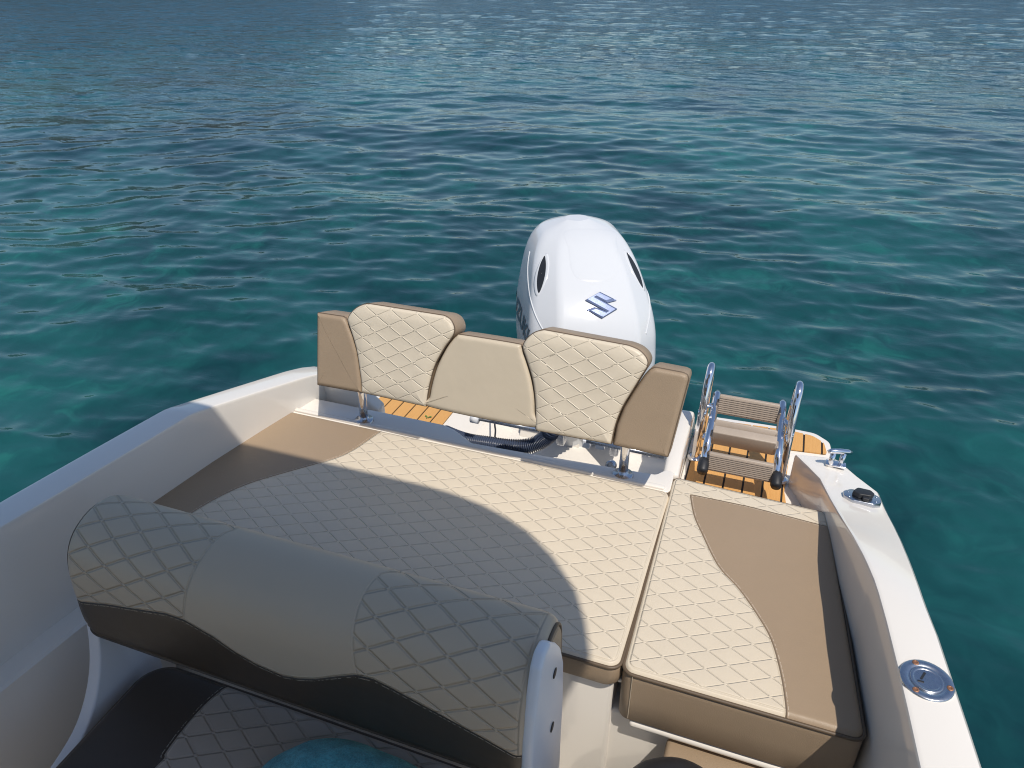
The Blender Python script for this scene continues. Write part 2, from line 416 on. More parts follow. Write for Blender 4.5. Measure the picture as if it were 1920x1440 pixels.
# passage and swim platform: moulding and synthetic teak
def platform(outline, z, teak_outline, x0, pitch, name, crossbar=None):
    m = MB(); m.prism([(x, y, z-.006) for x, y in outline], (0, 0, -.09)); bevel(m.build('swim_platform', M['gel'], boat), .01)
    k = MB(); k.prism([(x, y, z-.0035) for x, y in teak_outline], (0, 0, -.004)); o = k.build(name, M['caulk'], boat)
    # planks: clip the outline between joints
    t = MB(); xs = np.arange(x0-40*pitch, x0+40*pitch, pitch)
    for xa, xb in zip(xs[:-1], xs[1:]):
        poly = [np.array(p) for p in teak_outline]
        for side, xc in ((1, xa+.003), (-1, xb-.003)):
            out = []
            for i in range(len(poly)):
                p, q = poly[i-1], poly[i]; dp, dq = side*(p[0]-xc), side*(q[0]-xc)
                if (dp >= 0) != (dq >= 0): out.append(p+(q-p)*dp/(dp-dq))
                if dq >= 0: out.append(q)
            poly = out
            if len(poly) < 3: break
        if len(poly) >= 3 and max(p[0] for p in poly)-min(p[0] for p in poly) > .004:
            cuts = [poly]
            if crossbar:
                lo = []; hi = []
                for c, keep in ((crossbar-.004, -1), (crossbar+.004, 1)):
                    out = []
                    for i in range(len(poly)):
                        p, q = poly[i-1], poly[i]; dp, dq = keep*(p[1]-c), keep*(q[1]-c)
                        if (dp >= 0) != (dq >= 0): out.append(p+(q-p)*dp/(dp-dq))
                        if dq >= 0: out.append(q)
                    if keep < 0: lo = out
                    else: hi = out
                cuts = [c for c in (lo, hi) if len(c) >= 3]
            for c in cuts: t.prism([(p[0], p[1], z) for p in c], (0, 0, -.0065))
    t.build('teak_planking', M['teak'], o)
zR = -.10
def pz(*pts): return [tuple(onz(p, zR)[:2]) for p in pts]
right = rounded([(-.14, 1.70), (.30, 1.70), (.20, 1.95)]+pz((1545, 872), (1562, 848), (1557, 826), (1530, 809), (1480, 799), (1340, 778))+[(-.14, 2.36)], [0, 0, .02, .02, .03, .04, .05, .05, .05, .02])
teakR = rounded([(-.128, 1.71), (.195, 1.71), (.165, 1.95)]+pz((1482, 842), (1551, 851), (1545, 830), (1524, 817), (1480, 806.5), (1340, 787))+[(-.128, 2.32)], [0, 0, .01, .006, .012, .03, .04, .05, .05, .01])
platform(right, zR, teakR, -.012, .0567, 'teak_base')
zL = -.30
left = rounded([(-1.56, 1.75), (-.945, 1.75), (-.945, 2.75), (-1.3, 2.75), (-1.56, 2.6)], [0, 0, .02, .05, .04])
qa, qb = onz((688, 768), zL), onz((728, 750), zL); qc, qd = onz((829, 796), zL), onz((843, 778), zL)
teakL = rounded([(qa[0], 1.80), (qc[0], 1.80), (qc[0], 2.65), (qa[0]+.08, 2.65), (qa[0], 2.55)], [0, 0, .02, .04, .04])
platform(left, zL, teakL, qa[0]+.056, .0565, 'teak_base')
# fittings on the gunwale: cleat, socket, fuel filler
def lathe(c, nrm, prof, n=32):
    c = np.array(c, float); w = np.array(nrm, float); w /= np.linalg.norm(w)
    u = np.cross(w, (0, 1, 0)); u /= np.linalg.norm(u); v = np.cross(w, u)
    return [[c+w*h+r*(math.cos(2*math.pi*k/n)*u+math.sin(2*math.pi*k/n)*v) for k in range(n)] for r, h in prof]
def disc(m, c, nrm, prof, n=32, mi=0):
    rg = lathe(c, nrm, prof, n); m.loft(rg, closed=True, mi=mi); m.add(rg[-1], [tuple(range(n))], mi, False); return m
fc = onz((1737.5, 1276), .190)
m = MB(); disc(m, fc, (0, 0, 1), [(.0445, -.002), (.0445, .0015), (.0430, .0028), (.031, .0028), (.030, .0016), (.0285, .0016)]); ff = m.build('fuel_filler', M['steel'], boat)
m = MB(); disc(m, fc+(0, 0, .001), (0, 0, 1), [(.0275, 0), (.0275, .0018), (.0262, .0026), (.022, .0026), (.0215, .0018), (.021, .0018)]); m.build('cap', M['steel'], ff)
m = MB(); m.box(fc+(-.006, .006, .0033), (.004, .018, .0012), rot=Matrix.Rotation(R(-25), 3, 'Z')); m.box(fc+(-.011, -.008, .0033), (.010, .003, .0012)); m.build('slot', M['black'], ff)
for a in (115, 350, 235):
    m = MB(); p = fc+np.array((math.cos(R(a))*.0365, math.sin(R(a))*.0365, .0024)); disc(m, p, (0, 0, 1), [(.0058, 0), (.0055, .0015), (.0025, .0018), (.0022, .0006)], 16); m.build('screw', M['rust'], ff)
_z = .1
for _ in range(30): _z = .5*_z+.5*sheer_port(onz((1616, 933), _z)[1])
sc_ = onz((1616, 933), _z+.006); nz = np.array((0, .17, 1)); nz /= np.linalg.norm(nz)
ax = np.array((1., 0, 0)); ay = np.cross(nz, ax)
def onn(c, a, b, h): return c+ax*a+ay*b+nz*h
pl = rounded([(-.046, -.012), (-.026, -.033), (.026, -.033), (.046, -.014), (.046, .014), (.026, .033), (-.026, .033), (-.046, .012)], .012, 4)
m = MB(); m.prism([onn(sc_, x, y, -.012) for x, y in pl], nz*.016); so = bevel(m.build('power_socket', M['steel'], boat), .0015)
m = MB(); pl = rounded([(-.026, -.006), (-.010, -.020), (.020, -.017), (.029, 0), (.020, .018), (-.012, .020)], .008, 4)
m.prism([onn(sc_, x-.002, y+.002, .004) for x, y in pl], nz*.014+np.array((.002, 0, 0))); m.box(onn(sc_, .006, -.022, .009), (.016, .012, .009), bev=.002)
bevel(m.build('cap', M['black'], so), .003)
for a, b in ((-.032, -.016), (.032, -.018), (.036, .012), (-.034, .012)):
    m = MB(); disc(m, onn(sc_, a, b, .004), nz, [(.0032, 0), (.003, .001), (.001, .0014)], 12); m.build('screw', M['chrome'], so)
cl = onz((1566, 869), sheer_port(1.9)); m_ = None
m = MB()
for dx in (-.012, .016): m.tube([cl+(dx, dx*.35, -.012), cl+(dx, dx*.35, .006), cl+(dx, dx*.35, .040)], [.0105, .0078, .0078], 14)
m.box(cl+(.002, 0, -.002), (.055, .026, .006), bev=.002)
m.tube([cl+(-.028, -.012, .042), cl+(-.020, -.009, .045), cl+(.004, 0, .044), cl+(.026, .010, .040), cl+(.036, .015, .037)], [.005, .0072, .008, .008, .006], 14)
m.build('cleat', M['chrome'], boat)
# small studs on the ledge corner
for p in ((559, 769), (573, 772)):
    m = MB(); disc(m, onz(p, -.003), (0, 0, 1), [(.004, 0), (.0035, .0012), (.001, .0016)], 12); m.build('screw', M['steel'], boat)
# drain fitting by the port post
m = MB(); q = onz((1145, 873), -.03); disc(m, q, (-.2, -1, .35), [(.016, -.01), (.016, .006), (.012, .010), (.008, .010), (.008, .004)], 20); m.build('drain', M['steel'], boat)

# ================================================================== CUSHIONS
c1 = smooth([onz(p, 0)[:2] for p in [(715, 808), (703, 816), (660, 845), (620, 862), (540, 885), (470, 906), (415, 930), (360, 962), (320, 995)]], 60)
sp = thing('sun_pad', (-.80, 1.39, -.07), 'wide quilted cream sun pad with a brown corner, half in shade', 'cushion')
cushion(sp, [(-1.497, 1.072), (-.151, 1.072), (-.146, 1.703), (-1.423, 1.700)], 0., .062, .026, 220, 110, lambda x, y: -sd_curve(x, y, c1), (-.112, 1.154), M['brown'], 'brown_corner')
c2 = smooth([(-.100, 1.76)]+[tuple(onz(p, 0)[:2]) for p in [(1293, 925), (1300, 965), (1315, 1000), (1345, 1060), (1385, 1105), (1420, 1155), (1445, 1200), (1462, 1260), (1472, 1322)]]+[(.19, 1.03)], 60)
l2 = [(-.16, 1.7049), (-.095, 1.712), (.25, 1.690), (.45, 1.680)]
l2 = [tuple(onz(p, 0)[:2]) for p in [(1220, 913), (1293, 926), (1400, 948), (1480, 968), (1545, 985), (1640, 1010)]]
ap = thing('side_cushion', (.09, 1.42, -.15), 'thick cream quilted side cushion with a curved brown panel, beside the sun pad', 'cushion')
cushion(ap, [(-.140, 1.072), (.333, 1.072), (.268, 1.760), (-.149, 1.778)], 0., .155, .024, 90, 120,
        lambda x, y: np.minimum(sd_curve(x, y, c2), -sd_curve(x, y, l2)), (-.112, 1.154), M['brown'], 'brown_panel')
m = MB(); m.box((-.118, 1.0655, -.08), (.0014, .001, .135)); m.build('stitching', M['tan'], ap)
# folded lower pad on the base front, mostly under the frame
lp = thing('folded_pad', (.10, 1.05, -.30), 'small brown pad on the white front panel below the side cushion', 'cushion')
m = MB(); m.box((.15, 1.055, -.33), (.36, .07, .27), bev=.012); m.build('pad_cover', M['brown'], lp)
m = MB(); m.tube([(-.022, 1.0215, -.45), (-.022, 1.0215, -.205), (.0, 1.0215, -.200), (.32, 1.0215, -.200)], .0035, 8); m.build('piping', M['tan'], lp)
bg = thing('dark_bag', (.03, .80, -.40), 'rounded black bag top just showing at the bottom edge below the side cushion', 'bag')
bt = ony((1288, 1421), .90); bt = np.array((bt[0], .90, bt[2]-.10)); m = MB(); rg = []
for k in range(12):
    a = math.pi/2*k/11; r = max(math.cos(a), 0)**.7
    rg.append([(bt[0]+.118*max(r, .02)*math.cos(t)*(1+.04*math.sin(3*t)), .90+.11*max(r, .02)*math.sin(t), bt[2]-.10+.10*math.sin(a)) for t in np.linspace(0, 2*math.pi, 41)[:-1]])
m.loft([[(p[0], p[1], -.53) for p in rg[0]]]+rg, closed=True); m.build('bag_body', M['black'], bg)
m = MB(); m.tube([(bt[0]+dx, .885, bt[2]+.004-1.6*dx*dx) for dx in np.linspace(-.09, .09, 9)], .005, 8); m.build('seam', M['black'], bg)

# ================================================================== BACKREST ON POSTS
TILT = R(18); bp0 = np.array((0, 1.632, .17)); bn = np.array((0, -math.cos(TILT), math.sin(TILT)))
bx = np.array((1., 0, 0)); by = np.array((0, math.sin(TILT), math.cos(TILT)))
def bpix(pts): return [((q := onplane(p, bp0, bn)-bp0)@bx, q@by) for p in pts]
br = thing('seat_backrest', (-.70, 1.73, 0), 'cream and brown backrest on two chrome posts in front of the outboard motor', 'backrest')
LB = [(592.5, 587), (640, 594), (645, 597), (650, 606), (660, 632), (668, 660), (673, 693), (676, 715), (677, 737), (592, 722)]
Q1L = [(678, 736), (677, 715), (674, 693), (669, 660), (661, 630), (652, 603), (653, 594), (660, 584), (670, 576), (682, 571), (692, 570)]
Q1R = [(832, 592), (843, 599), (850, 612), (850, 625), (841, 640), (831, 654), (814, 686), (804, 722), (800, 745), (798, 762)]
CP = [(802, 763), (804, 745), (808, 722), (818, 688), (834, 656), (845, 640), (855, 630), (866, 629), (965, 645), (975, 650), (979, 662), (985, 678), (994, 710), (1000, 745), (1001, 775), (1001, 802)]
Q2L = [(1004, 807), (1004, 775), (1003, 745), (998, 710), (988, 677), (980, 652), (984, 640), (994, 629), (1006, 622), (1020, 619)]
Q2R = [(1177, 648), (1196, 656), (1209, 668), (1214, 680), (1211, 691), (1203, 703), (1186, 731), (1166, 764), (1153, 797), (1145, 833)]
RB = [(1149, 835), (1156, 799), (1169, 766), (1189, 733), (1208, 705), (1218, 694), (1228, 690), (1280, 700), (1288, 704), (1290, 712), (1251, 858)]
def panel(name, out2, depth, front_mat, side_mat, off=0., qk=None, puff=.010, rad=.012):
    P = np.array(out2, float)
    ar = .5*np.sum(P[:, 0]*np.roll(P[:, 1], -1)-np.roll(P[:, 0], -1)*P[:, 1])
    if ar < 0: P = P[::-1]
    # even resample
    seg = np.linalg.norm(np.roll(P, -1, 0)-P, axis=1); L = np.concatenate([[0], np.cumsum(seg)]); n = 140
    tt = np.linspace(0, L[-1], n+1)[:-1]; Pc = np.vstack([P, P[:1]])
    P = np.stack([np.interp(tt, L, Pc[:, 0]), np.interp(tt, L, Pc[:, 1])], 1)
    T = np.roll(P, -2, 0)-np.roll(P, 2, 0); N = np.stack([-T[:, 1], T[:, 0]], 1); N /= np.linalg.norm(N, axis=1)[:, None]
    for _ in range(6): N = (np.roll(N, 1, 0)+N*2+np.roll(N, -1, 0)); N /= np.linalg.norm(N, axis=1)[:, None]
    ctr = P.mean(0)
    def lift(Q, h): return [bp0+bx*a+by*b+bn*(off+h) for a, b in Q]
    rings = []; ins = []
    for k in range(6):                                   # rounded front edge
        a = math.pi/2*k/5; rings.append(lift(P+N*rad*(1-math.cos(a)), -rad+rad*math.sin(a))); ins.append(P+N*rad*(1-math.cos(a)))
    for s, h in ((.05, .35), (.11, .65), (.19, .86), (.28, .97), (.38, 1.)):
        Q = P+N*rad; Q = Q+(ctr-Q)*s; rings.append(lift(Q, puff*h)); ins.append(Q)
    fr = MB(); fr.loft(rings, closed=True); fr.add(rings[-1], [tuple(range(n))], 0, True)
    me = fr.mesh('cushion_front')
    co = np.array([v.co for v in me.vertices]); loc = co-bp0; a = loc@bx; b = loc@by
    s1, s2 = quilt(a, b, qk[0], qk[1], .94) if qk else (a*0+.5, b*0+.5)
    set_attr(me, np.full(len(co), -.2), np.stack([s1, s2, np.full(len(co), .05 if qk else -.05)], 1))
    f = link('cushion_front', me, front_mat, br)
    sd = MB(); rr = []
    for h, i in ((-rad-.0005, .0005), (-rad-.004, -.001), (-depth*.5, -.0015), (-depth+.012, 0), (-depth+.003, .004), (-depth, .012)): rr.append(lift(P+N*i, h))
    sd.loft(rr, closed=True); sd.add(rr[-1], [tuple(range(n))]); sd.build('cushion_back', side_mat, f)
    MB().tube(lift(P+N*.001, -rad), .0032, 6, closed=True).build('piping', M['piping'], f)
    return f
panel('left', bpix(LB), .115, M['brown'], M['brown'], puff=0.)
panel('q1', np.vstack([smooth(bpix(Q1L), 50), smooth(bpix(Q1R), 50)]), .105, M['vinyl_back'], M['brown'], .006, (-.95, .1), .004)
panel('mid', smooth(bpix(CP), 120, True), .10, M['tan'], M['brown'], 0., None, 0.)
panel('q2', np.vstack([smooth(bpix(Q2L), 50), smooth(bpix(Q2R), 50)]), .105, M['vinyl_back'], M['brown'], .006, (-.95, .1), .004)
panel('right', bpix(RB), .115, M['brown'], M['brown'], puff=0.)
m = MB()
for zz in (.10, .20): m.box(bp0+np.array((-.70, 0, 0))+by*(zz-.09)-bn*.121, (1.0, .012, .03))
m.build('back_frame', M['steel'], br)
for p, top in (((683, 787), (678, 735)), ((1168, 889), (1172, 838))):
    q = onz(p, .0); t = q+np.array((0, .012, .20))
    if True: t[0] = q[0]-.002
    m = MB(); m.tube([q, q+(t-q)*.5, t], .0135, 18); po = m.build('post', M['chrome'], br)
    m = MB(); disc(m, q+(0, 0, -.006), (0, 0, 1), [(.031, 0), (.031, .006), (.028, .010), (.018, .012), (.0165, .020), (.0145, .022)], 28)
    m.build('flange', M['steel'], po)

# ================================================================== RIGGING HOSE, fittings in the well
hs = thing('rigging_hose', (-.55, 1.85, -.05), 'dark blue corrugated hose curving out of the engine well under the backrest', 'hose')
hp = [tuple(onz((835, 812), -.27)), tuple(onz((862, 823), -.25))]+[tuple(onz(p, z)) for p, z in (((885, 829), -.245), ((915, 833), -.24), ((950, 838), -.235), ((985, 838), -.225), ((1012, 829), -.205), ((1030, 815), -.175), ((1042, 798), -.13))]+[(-.50, 2.18, -.04), (-.50, 2.28, .0)]
hp = smooth(hp, 330); rr = np.array([.0245+.006*math.cos(2*math.pi*i/4) for i in range(len(hp))])
MB().tube(hp, rr, 20).build('hose_body', M['hose'], hs)
m = MB(); k = len(hp)//2
wr = thing('cable', (-.72, 1.9, -.1), 'thin black cable hanging above the corrugated hose in the engine well', 'cable')
q0, q1 = ony((928, 788), 2.20), onz((927, 828), -.23)
MB().tube(smooth([q0+(0, .05, .1), q0, (q0+q1)/2+(0.003, 0, 0), q1], 16), .0035, 8).build('cable_body', M['black'], wr)
# transom bracket bits of the motor seen under the backrest
om = thing('outboard_motor', (-.50, 2.30, -.2), 'white outboard motor with a chrome emblem on its cowling behind the backrest', 'outboard motor')
# engine local frame (the motor is steered a little to one side)
EY = R(27); E0 = np.array((-.503, 2.30, 0.)); eu = np.array((math.cos(EY), math.sin(EY), 0)); ev = np.array((-math.sin(EY), math.cos(EY), 0)); ez = np.array((0, 0, 1.))
ES = np.array([1, 1, 1, .965, .98, 1])*np.array([  # z, v front, v rear, half width, front panel half width, chamfer depth
    (-.42, .03, .50, .150, .090, .08), (-.20, .00, .60, .240, .130, .09), (-.02, -.02, .65, .252, .147, .10), (.10, .00, .668, .249, .149, .11), (.17, .04, .67, .239, .145, .115), (.235, .10, .672, .224, .137, .12),
    (.29, .165, .668, .210, .128, .12), (.335, .235, .66, .191, .117, .115), (.37, .30, .645, .166, .103, .10), (.395, .36, .62, .136, .085, .08), (.41, .42, .58, .094, .06, .05), (.4155, .46, .54, .045, .03, .02)])
zz_ = np.concatenate([np.linspace(-.42, .37, 60), np.linspace(.375, .4155, 22)])
zf = np.linspace(-.42, .4155, 400); tab = []
for i in range(1, 6):
    y = np.interp(zf, ES[:, 0], ES[:, i]); k = np.ones(31)/31
    tab.append(np.convolve(np.pad(y, 15, mode='reflect', reflect_type='odd'), k, 'valid'))
def ering(z):
    vf, vr, w, wf, c = [float(np.interp(z, zf, t)) for t in tab]; q = (vr-vf)*.24
    P = rounded([(-wf, vf+.012), (0, vf-.004), (wf, vf+.012), (w, vf+c), (w, vr-q), (w*.5, vr), (-w*.5, vr), (-w, vr-q), (-w, vf+c)], [.045, .8, .045, .10, .12, .09, .09, .12, .10], 7)
    return P
_rc = {}
def ercache(z):
    k = round(z, 5)
    if k not in _rc: _rc[k] = ering(k)
    return _rc[k]
def E2W(p): return E0+eu*p[0]+ev*p[1]+ez*p[2]
def efront(u, z):
    P = ercache(z); Q = np.roll(P, -1, 0); best = 9.
    for p, q in zip(P, Q):
        if (p[0]-u)*(q[0]-u) <= 0 and abs(q[0]-p[0]) > 1e-9: best = min(best, p[1]+(q[1]-p[1])*(u-p[0])/(q[0]-p[0]))
    return best
def eside(v, z):
    P = ercache(z); Q = np.roll(P, -1, 0); best = 0.
    for p, q in zip(P, Q):
        if (p[1]-v)*(q[1]-v) <= 0 and abs(q[1]-p[1]) > 1e-9: best = max(best, p[0]+(q[0]-p[0])*(v-p[1])/(q[1]-p[1]))
    return best
rings = [[E2W((p[0], p[1], z)) for p in ering(z)] for z in zz_]; n = len(rings[0])
from mathutils.bvhtree import BVHTree
bvh = BVHTree.FromPolygons([tuple(p) for r in rings for p in r], [(i*n+k, i*n+(k+1) % n, (i+1)*n+(k+1) % n, (i+1)*n+k) for i in range(len(rings)-1) for k in range(n)])
def on_cowl(p, h=0.):
    loc, nr, _, _ = bvh.ray_cast(Vector(CAM), Vector(ray(*p)).normalized())
    if loc is None: return None, None
    nr = np.array(nr); loc = np.array(loc)
    if nr@(CAM-loc) < 0: nr = -nr
    return loc, nr
def on_cowl_in(x, y, c):
    for k in range(40):
        loc, nr = on_cowl((x+(c[0]-x)*k/40, y+(c[1]-y)*k/40))
        if loc is not None: return loc, nr
def mirror(p):
    q = np.array(p)-E0; return np.array(p)-eu*2*(q@eu)
m = MB(); m.loft(rings, closed=True); m.add(rings[-1], [tuple(range(n))], 0, True); m.build('cowling', M['engine'], om)
# raised centre panel on the cowling front (soft edge) 
def patch(name, mat, f, pts, h, par):
    """outline pts (a, b) mapped by f(a, b, height) and given a thickness"""
    n = len(pts); top = [f(a, b, h) for a, b in pts]; bot = [f(a, b, -.002) for a, b in pts]
    m = MB(); m.add(top, [tuple(range(n))]); m.loft([bot, top], closed=True, sm=False); return m.build(name, mat, par)
def ffront(u, z, h):
    d = 1e-3; p = np.array(E2W((u, efront(u, z), z))); pu = np.array(E2W((u+d, efront(u+d, z), z)))-p; pz = np.array(E2W((u, efront(u, z+d), z+d)))-p
    n = np.cross(pu, pz); n /= np.linalg.norm(n)
    return p+n*h
def fside(sg):
    def f(v, z, h):
        d = 1e-3
        P = lambda v, z: np.array(E2W((sg*eside(v, z), v, z)))
        p = P(v, z); n = np.cross(P(v+d, z)-p, P(v, z+d)-p); n /= np.linalg.norm(n)
        if n@eu*sg < 0: n = -n
        return p+n*h
    return f
# emblem: ribbon shaped letter S in chrome
SP = [(980, 808), (1130, 883), (1046, 906), (940, 852), (1136, 961), (1000, 1045), (858, 966), (930, 944), (1046, 988), (850, 881)]
SP = [((x-993)*.00041, (925-y)*.00050) for x, y in SP]
c0, n0 = on_cowl((1127.5, 572))
SPX = [(980, 808), (1130, 883), (1046, 906), (940, 852), (1136, 961), (1000, 1045), (858, 966), (930, 944), (1046, 988), (850, 881)]
def empx(x, y, h): return on_cowl((920+x/4.8, 380+y/4.8))[0]+n0*h
A_, B_, C_, D_, E_, F_, G_, H_, I_, J_ = range(10)
bm = bmesh.new(); bv = [bm.verts.new((x, y, 0)) for x, y in SPX]
for f in ((A_, B_, C_, D_), (A_, D_, J_), (J_, D_, E_, I_), (I_, E_, F_), (I_, F_, G_, H_)): bm.faces.new([bv[i] for i in f])
bmesh.ops.triangulate(bm, faces=bm.faces[:]); bmesh.ops.subdivide_edges(bm, edges=bm.edges[:], cuts=4, use_grid_fill=True)
bm.verts.index_update(); ev2 = [(v.co.x, v.co.y, v.is_boundary) for v in bm.verts]; ef2 = [[v.index for v in f.verts] for f in bm.faces]; bm.free()
m = MB(); m.add([empx(x, y, .0062 if bd else .0088) for x, y, bd in ev2], ef2, 0, False)
ol = []
for i in range(10):
    p, q = np.array(SPX[i]), np.array(SPX[(i+1) % 10])
    for k in range(8): ol.append(p+(q-p)*k/8)
m.loft([[empx(x, y, -.002) for x, y in ol], [empx(x, y, .0062) for x, y in ol]], closed=True, sm=False); m.build('emblem', M['emblem'], om)
RP = [(690, 260), (708, 420), (730, 580), (780, 670), (880, 697), (1050, 692), (1120, 640), (1142, 500), (1125, 360), (1085, 260)]
rc = np.mean(RP, 0); rl = []
for sc, h in ((1.10, -.0008), (1.03, .0004), (.97, .0010), (.8, .0012), (.6, .0012), (.4, .0012), (.2, .0012), (.02, .0012)):
    ring = []
    for x, y in smooth(RP, 60, True):
        loc, nr = on_cowl_in(920+(rc[0]+(x-rc[0])*sc)/4.8, 380+(rc[1]+(y-rc[1])*sc)/4.8, (920+rc[0]/4.8, 380+rc[1]/4.8)); ring.append(loc+nr*h)
    rl.append(ring)
m = MB(); m.loft(rl, closed=True); m.add(rl[-1], [tuple(range(len(rl[-1])))], 0, True); m.build('top_panel', M['engine'], om)
# air intakes on both flanks
def lens(a0, b0, a1, b1, w, n=16):
    p, q = np.array((a0, b0)), np.array((a1, b1)); d = q-p; nn = np.array((-d[1], d[0])); nn /= np.linalg.norm(nn); o = []
    for k in range(n+1): t = k/n; o.append(p+d*t+nn*w*math.sin(math.pi*t)**.8)
    for k in range(n-1, 0, -1): t = k/n; o.append(p+d*t-nn*w*.45*math.sin(math.pi*t)**.8)
    return [tuple(x) for x in o]
LX = [(490, 480), (500, 520), (503, 575), (495, 650), (470, 740), (437, 812), (420, 792), (413, 725), (420, 650), (443, 565), (468, 510)]
lc = np.mean(LX, 0)
def intake(k, h, flip):
    o = []
    for x, y in smooth(LX, 44, True):
        x, y = lc[0]+(x-lc[0])*k[0], lc[1]+(y-lc[1])*k[1]
        loc, nr = on_cowl((920+x/4.8, 380+y/4.8))
        if loc is None: continue
        a, b_ = loc+nr*h, loc-nr*.004
        o.append((mirror(a), mirror(b_)) if flip else (a, b_))
    return o
for flip in (0, 1):
    P0, P1, P2 = intake((1.7, 1.2), -.0005, flip), intake((1.25, 1.07), .0022, flip), intake((.9, 1.), .0012, flip)
    m = MB(); m.loft([[p[1] for p in P0], [p[0] for p in P0], [p[0] for p in P1], [p[0] for p in P2]], closed=True); m.build('intake_rim', M['engine'], om)
    m = MB(); m.loft([[p[0] for p in intake((k*.9, k), .0016, flip)] for k in (1., .8, .6, .4, .2, .03)], closed=True); m.build('air_intake', M['black'], om)
RX = [(352, 440), (338, 530), (334, 640), (342, 760), (362, 880), (395, 990), (435, 1080), (480, 1160), (520, 1230)]
for flip in (0, 1):
    L = [on_cowl((920+x/4.8, 380+y/4.8))[0] for x, y in RX]; L = [p for p in L if p is not None]
    if flip: L = [mirror(p) for p in L]
    MB().tube(smooth(L, 40), .0028, 8).build('cowling_rim', M['engine'], om)
cu = bpy.data.curves.new('lettering', 'FONT'); cu.body = 'SUZUKI'; cu.size = .105; cu.shear = .25; cu.resolution_u = 6; cu.offset = .003
to = bpy.data.objects.new('tmp', cu); COL.objects.link(to); dg = bpy.context.evaluated_depsgraph_get()
tme = bpy.data.meshes.new_from_object(to.evaluated_get(dg)); COL.objects.unlink(to); bpy.data.objects.remove(to); bpy.data.curves.remove(cu)
bm = bmesh.new(); bm.from_mesh(tme); bpy.data.meshes.remove(tme); bmesh.ops.triangulate(bm, faces=bm.faces[:]); bmesh.ops.subdivide_edges(bm, edges=bm.edges[:], cuts=1)
tv = [(v.co.x, v.co.y) for v in bm.verts]; bm.verts.index_update(); tf = [[v.index for v in fc_.verts] for fc_ in bm.faces]; bm.free()
wmax = max(p[0] for p in tv)
for sg in (-1, 1):
    f = fside(sg); m = MB()
    m.add([f((.60-x*.47/wmax) if sg < 0 else (.13+x*.47/wmax), .045+y*1.0, .0022) for x, y in tv], tf); m.build('lettering', M['engine_grey'], om, fix=False)
# leg and mount
m = MB(); m.loft([[E2W((w*math.cos(a), .16+l*math.sin(a), z)) for a in np.linspace(0, 2*math.pi, 25)[:-1]] for z, w, l in ((-.40, .12, .20), (-.55, .08, .17), (-1.15, .06, .15))], closed=True); m.build('motor_leg', M['engine'], om)
m = MB()
for s in (-.10, .10): m.box(E0+np.array((s, -.06, -.14)), (.03, .14, .24), bev=.006)
m.tube([E0+np.array((-.19, -.10, -.03)), E0+np.array((.19, -.10, -.03))], .016, 14); m.build('mount_bracket', M['steel'], om)
# hydraulic steering bits and clips in the well
m = MB()
a, b = onz((895, 783), -.12), onz((1010, 806), -.12); m.tube([a, b], .010, 10)
m.build('steering_rod', M['steel'], boat)
a, b = onz((1100, 826), -.10), onz((1245, 856), -.10); m = MB(); m.tube([a, b], .0085, 10); m.build('tilt_rod', M['steel'], boat)
for p, d3 in (((1100, 831), (.026, .02, .03)), ((1126, 836), (.03, .024, .018))): m = MB(); m.box(onz(p, -.13), d3, bev=.003); m.build('clip', M['white'], boat)
m = MB(); q = onz((884, 783), -.12); m.tube([q, q+(.028, .0, .0)], .018, 16); m.build('plug', M['white'], boat)

# ================================================================== BOARDING LADDER
ld = thing('boarding_ladder', (.02, 2.1, -.1), 'folded steel boarding ladder with ribbed treads lying on the teak passage to starboard of the cleat'.replace('to starboard of', 'beside'), 'ladder')
fl, fr_ = np.array((-.0775, 1.858, -.025)), np.array((.1325, 1.858, -.025))
tl, tr = np.array((-.080, 2.150, .088)), np.array((.1185, 2.150, .094))
for f0, t0 in ((fl, tl), (fr_, tr)):
    m = MB(); d = t0-f0
    m.tube([f0+d*.12, f0+d*.5, f0+d*.97, t0+np.array((0, .004, -.002))], [.0125, .0125, .0125, .009], 16); rl = m.build('rail', M['chrome'], ld)
    m = MB(); m.tube([f0-d*.005, f0+d*.02, f0+d*.10, f0+d*.145], [.013, .0165, .0165, .015], 16); m.build('rubber_foot', M['black'], rl)
for sgn, X, y0, pts in ((-1, -.113, 2.10, ((1309, 818), (1315, 760), (1328, 690), (1345, 770))), (1, .150, 2.06, None)):
    path = [(X, 2.035, -.10), (X, 2.045, -.02), (X+.001, 2.065, .08), (X+.002, 2.085, .138), (X+.003, 2.105, .172), (X+.003, 2.130, .185), (X+.003, 2.153, .174), (X+.003, 2.168, .138), (X+.001, 2.172, .06), (X, 2.172, -.10)]
    if sgn > 0: path = [(x, y-.03, z) for x, y, z in path]
    m = MB(); m.tube(smooth(path, 60), .0125, 16); hp_ = m.build('handle', M['chrome'], ld)
    for q in (path[0], path[-1]): m = MB(); disc(m, (q[0], q[1], -.10), (0, 0, 1), [(.024, 0), (.024, .005), (.016, .007)], 20); m.build('foot_plate', M['chrome'], hp_)
    m = MB(); m.tube([(X, 2.07 if sgn < 0 else 2.04, .07), ((tl if sgn < 0 else tr)[0], 2.10, .07)], .008, 10); m.tube([(X-.012, 2.06 if sgn < 0 else 2.03, .055), (X+.012, 2.06 if sgn < 0 else 2.03, .055)], .012, 12); m.build('bolt', M['chrome'], hp_)
d = (tl-fl)/np.linalg.norm(tl-fl); xw = np.array((1., 0, 0)); nn = np.cross(d, xw); nn /= np.linalg.norm(nn)   # nn: perpendicular to the rails in the Y-Z plane
if nn[2] < 0: nn = -nn
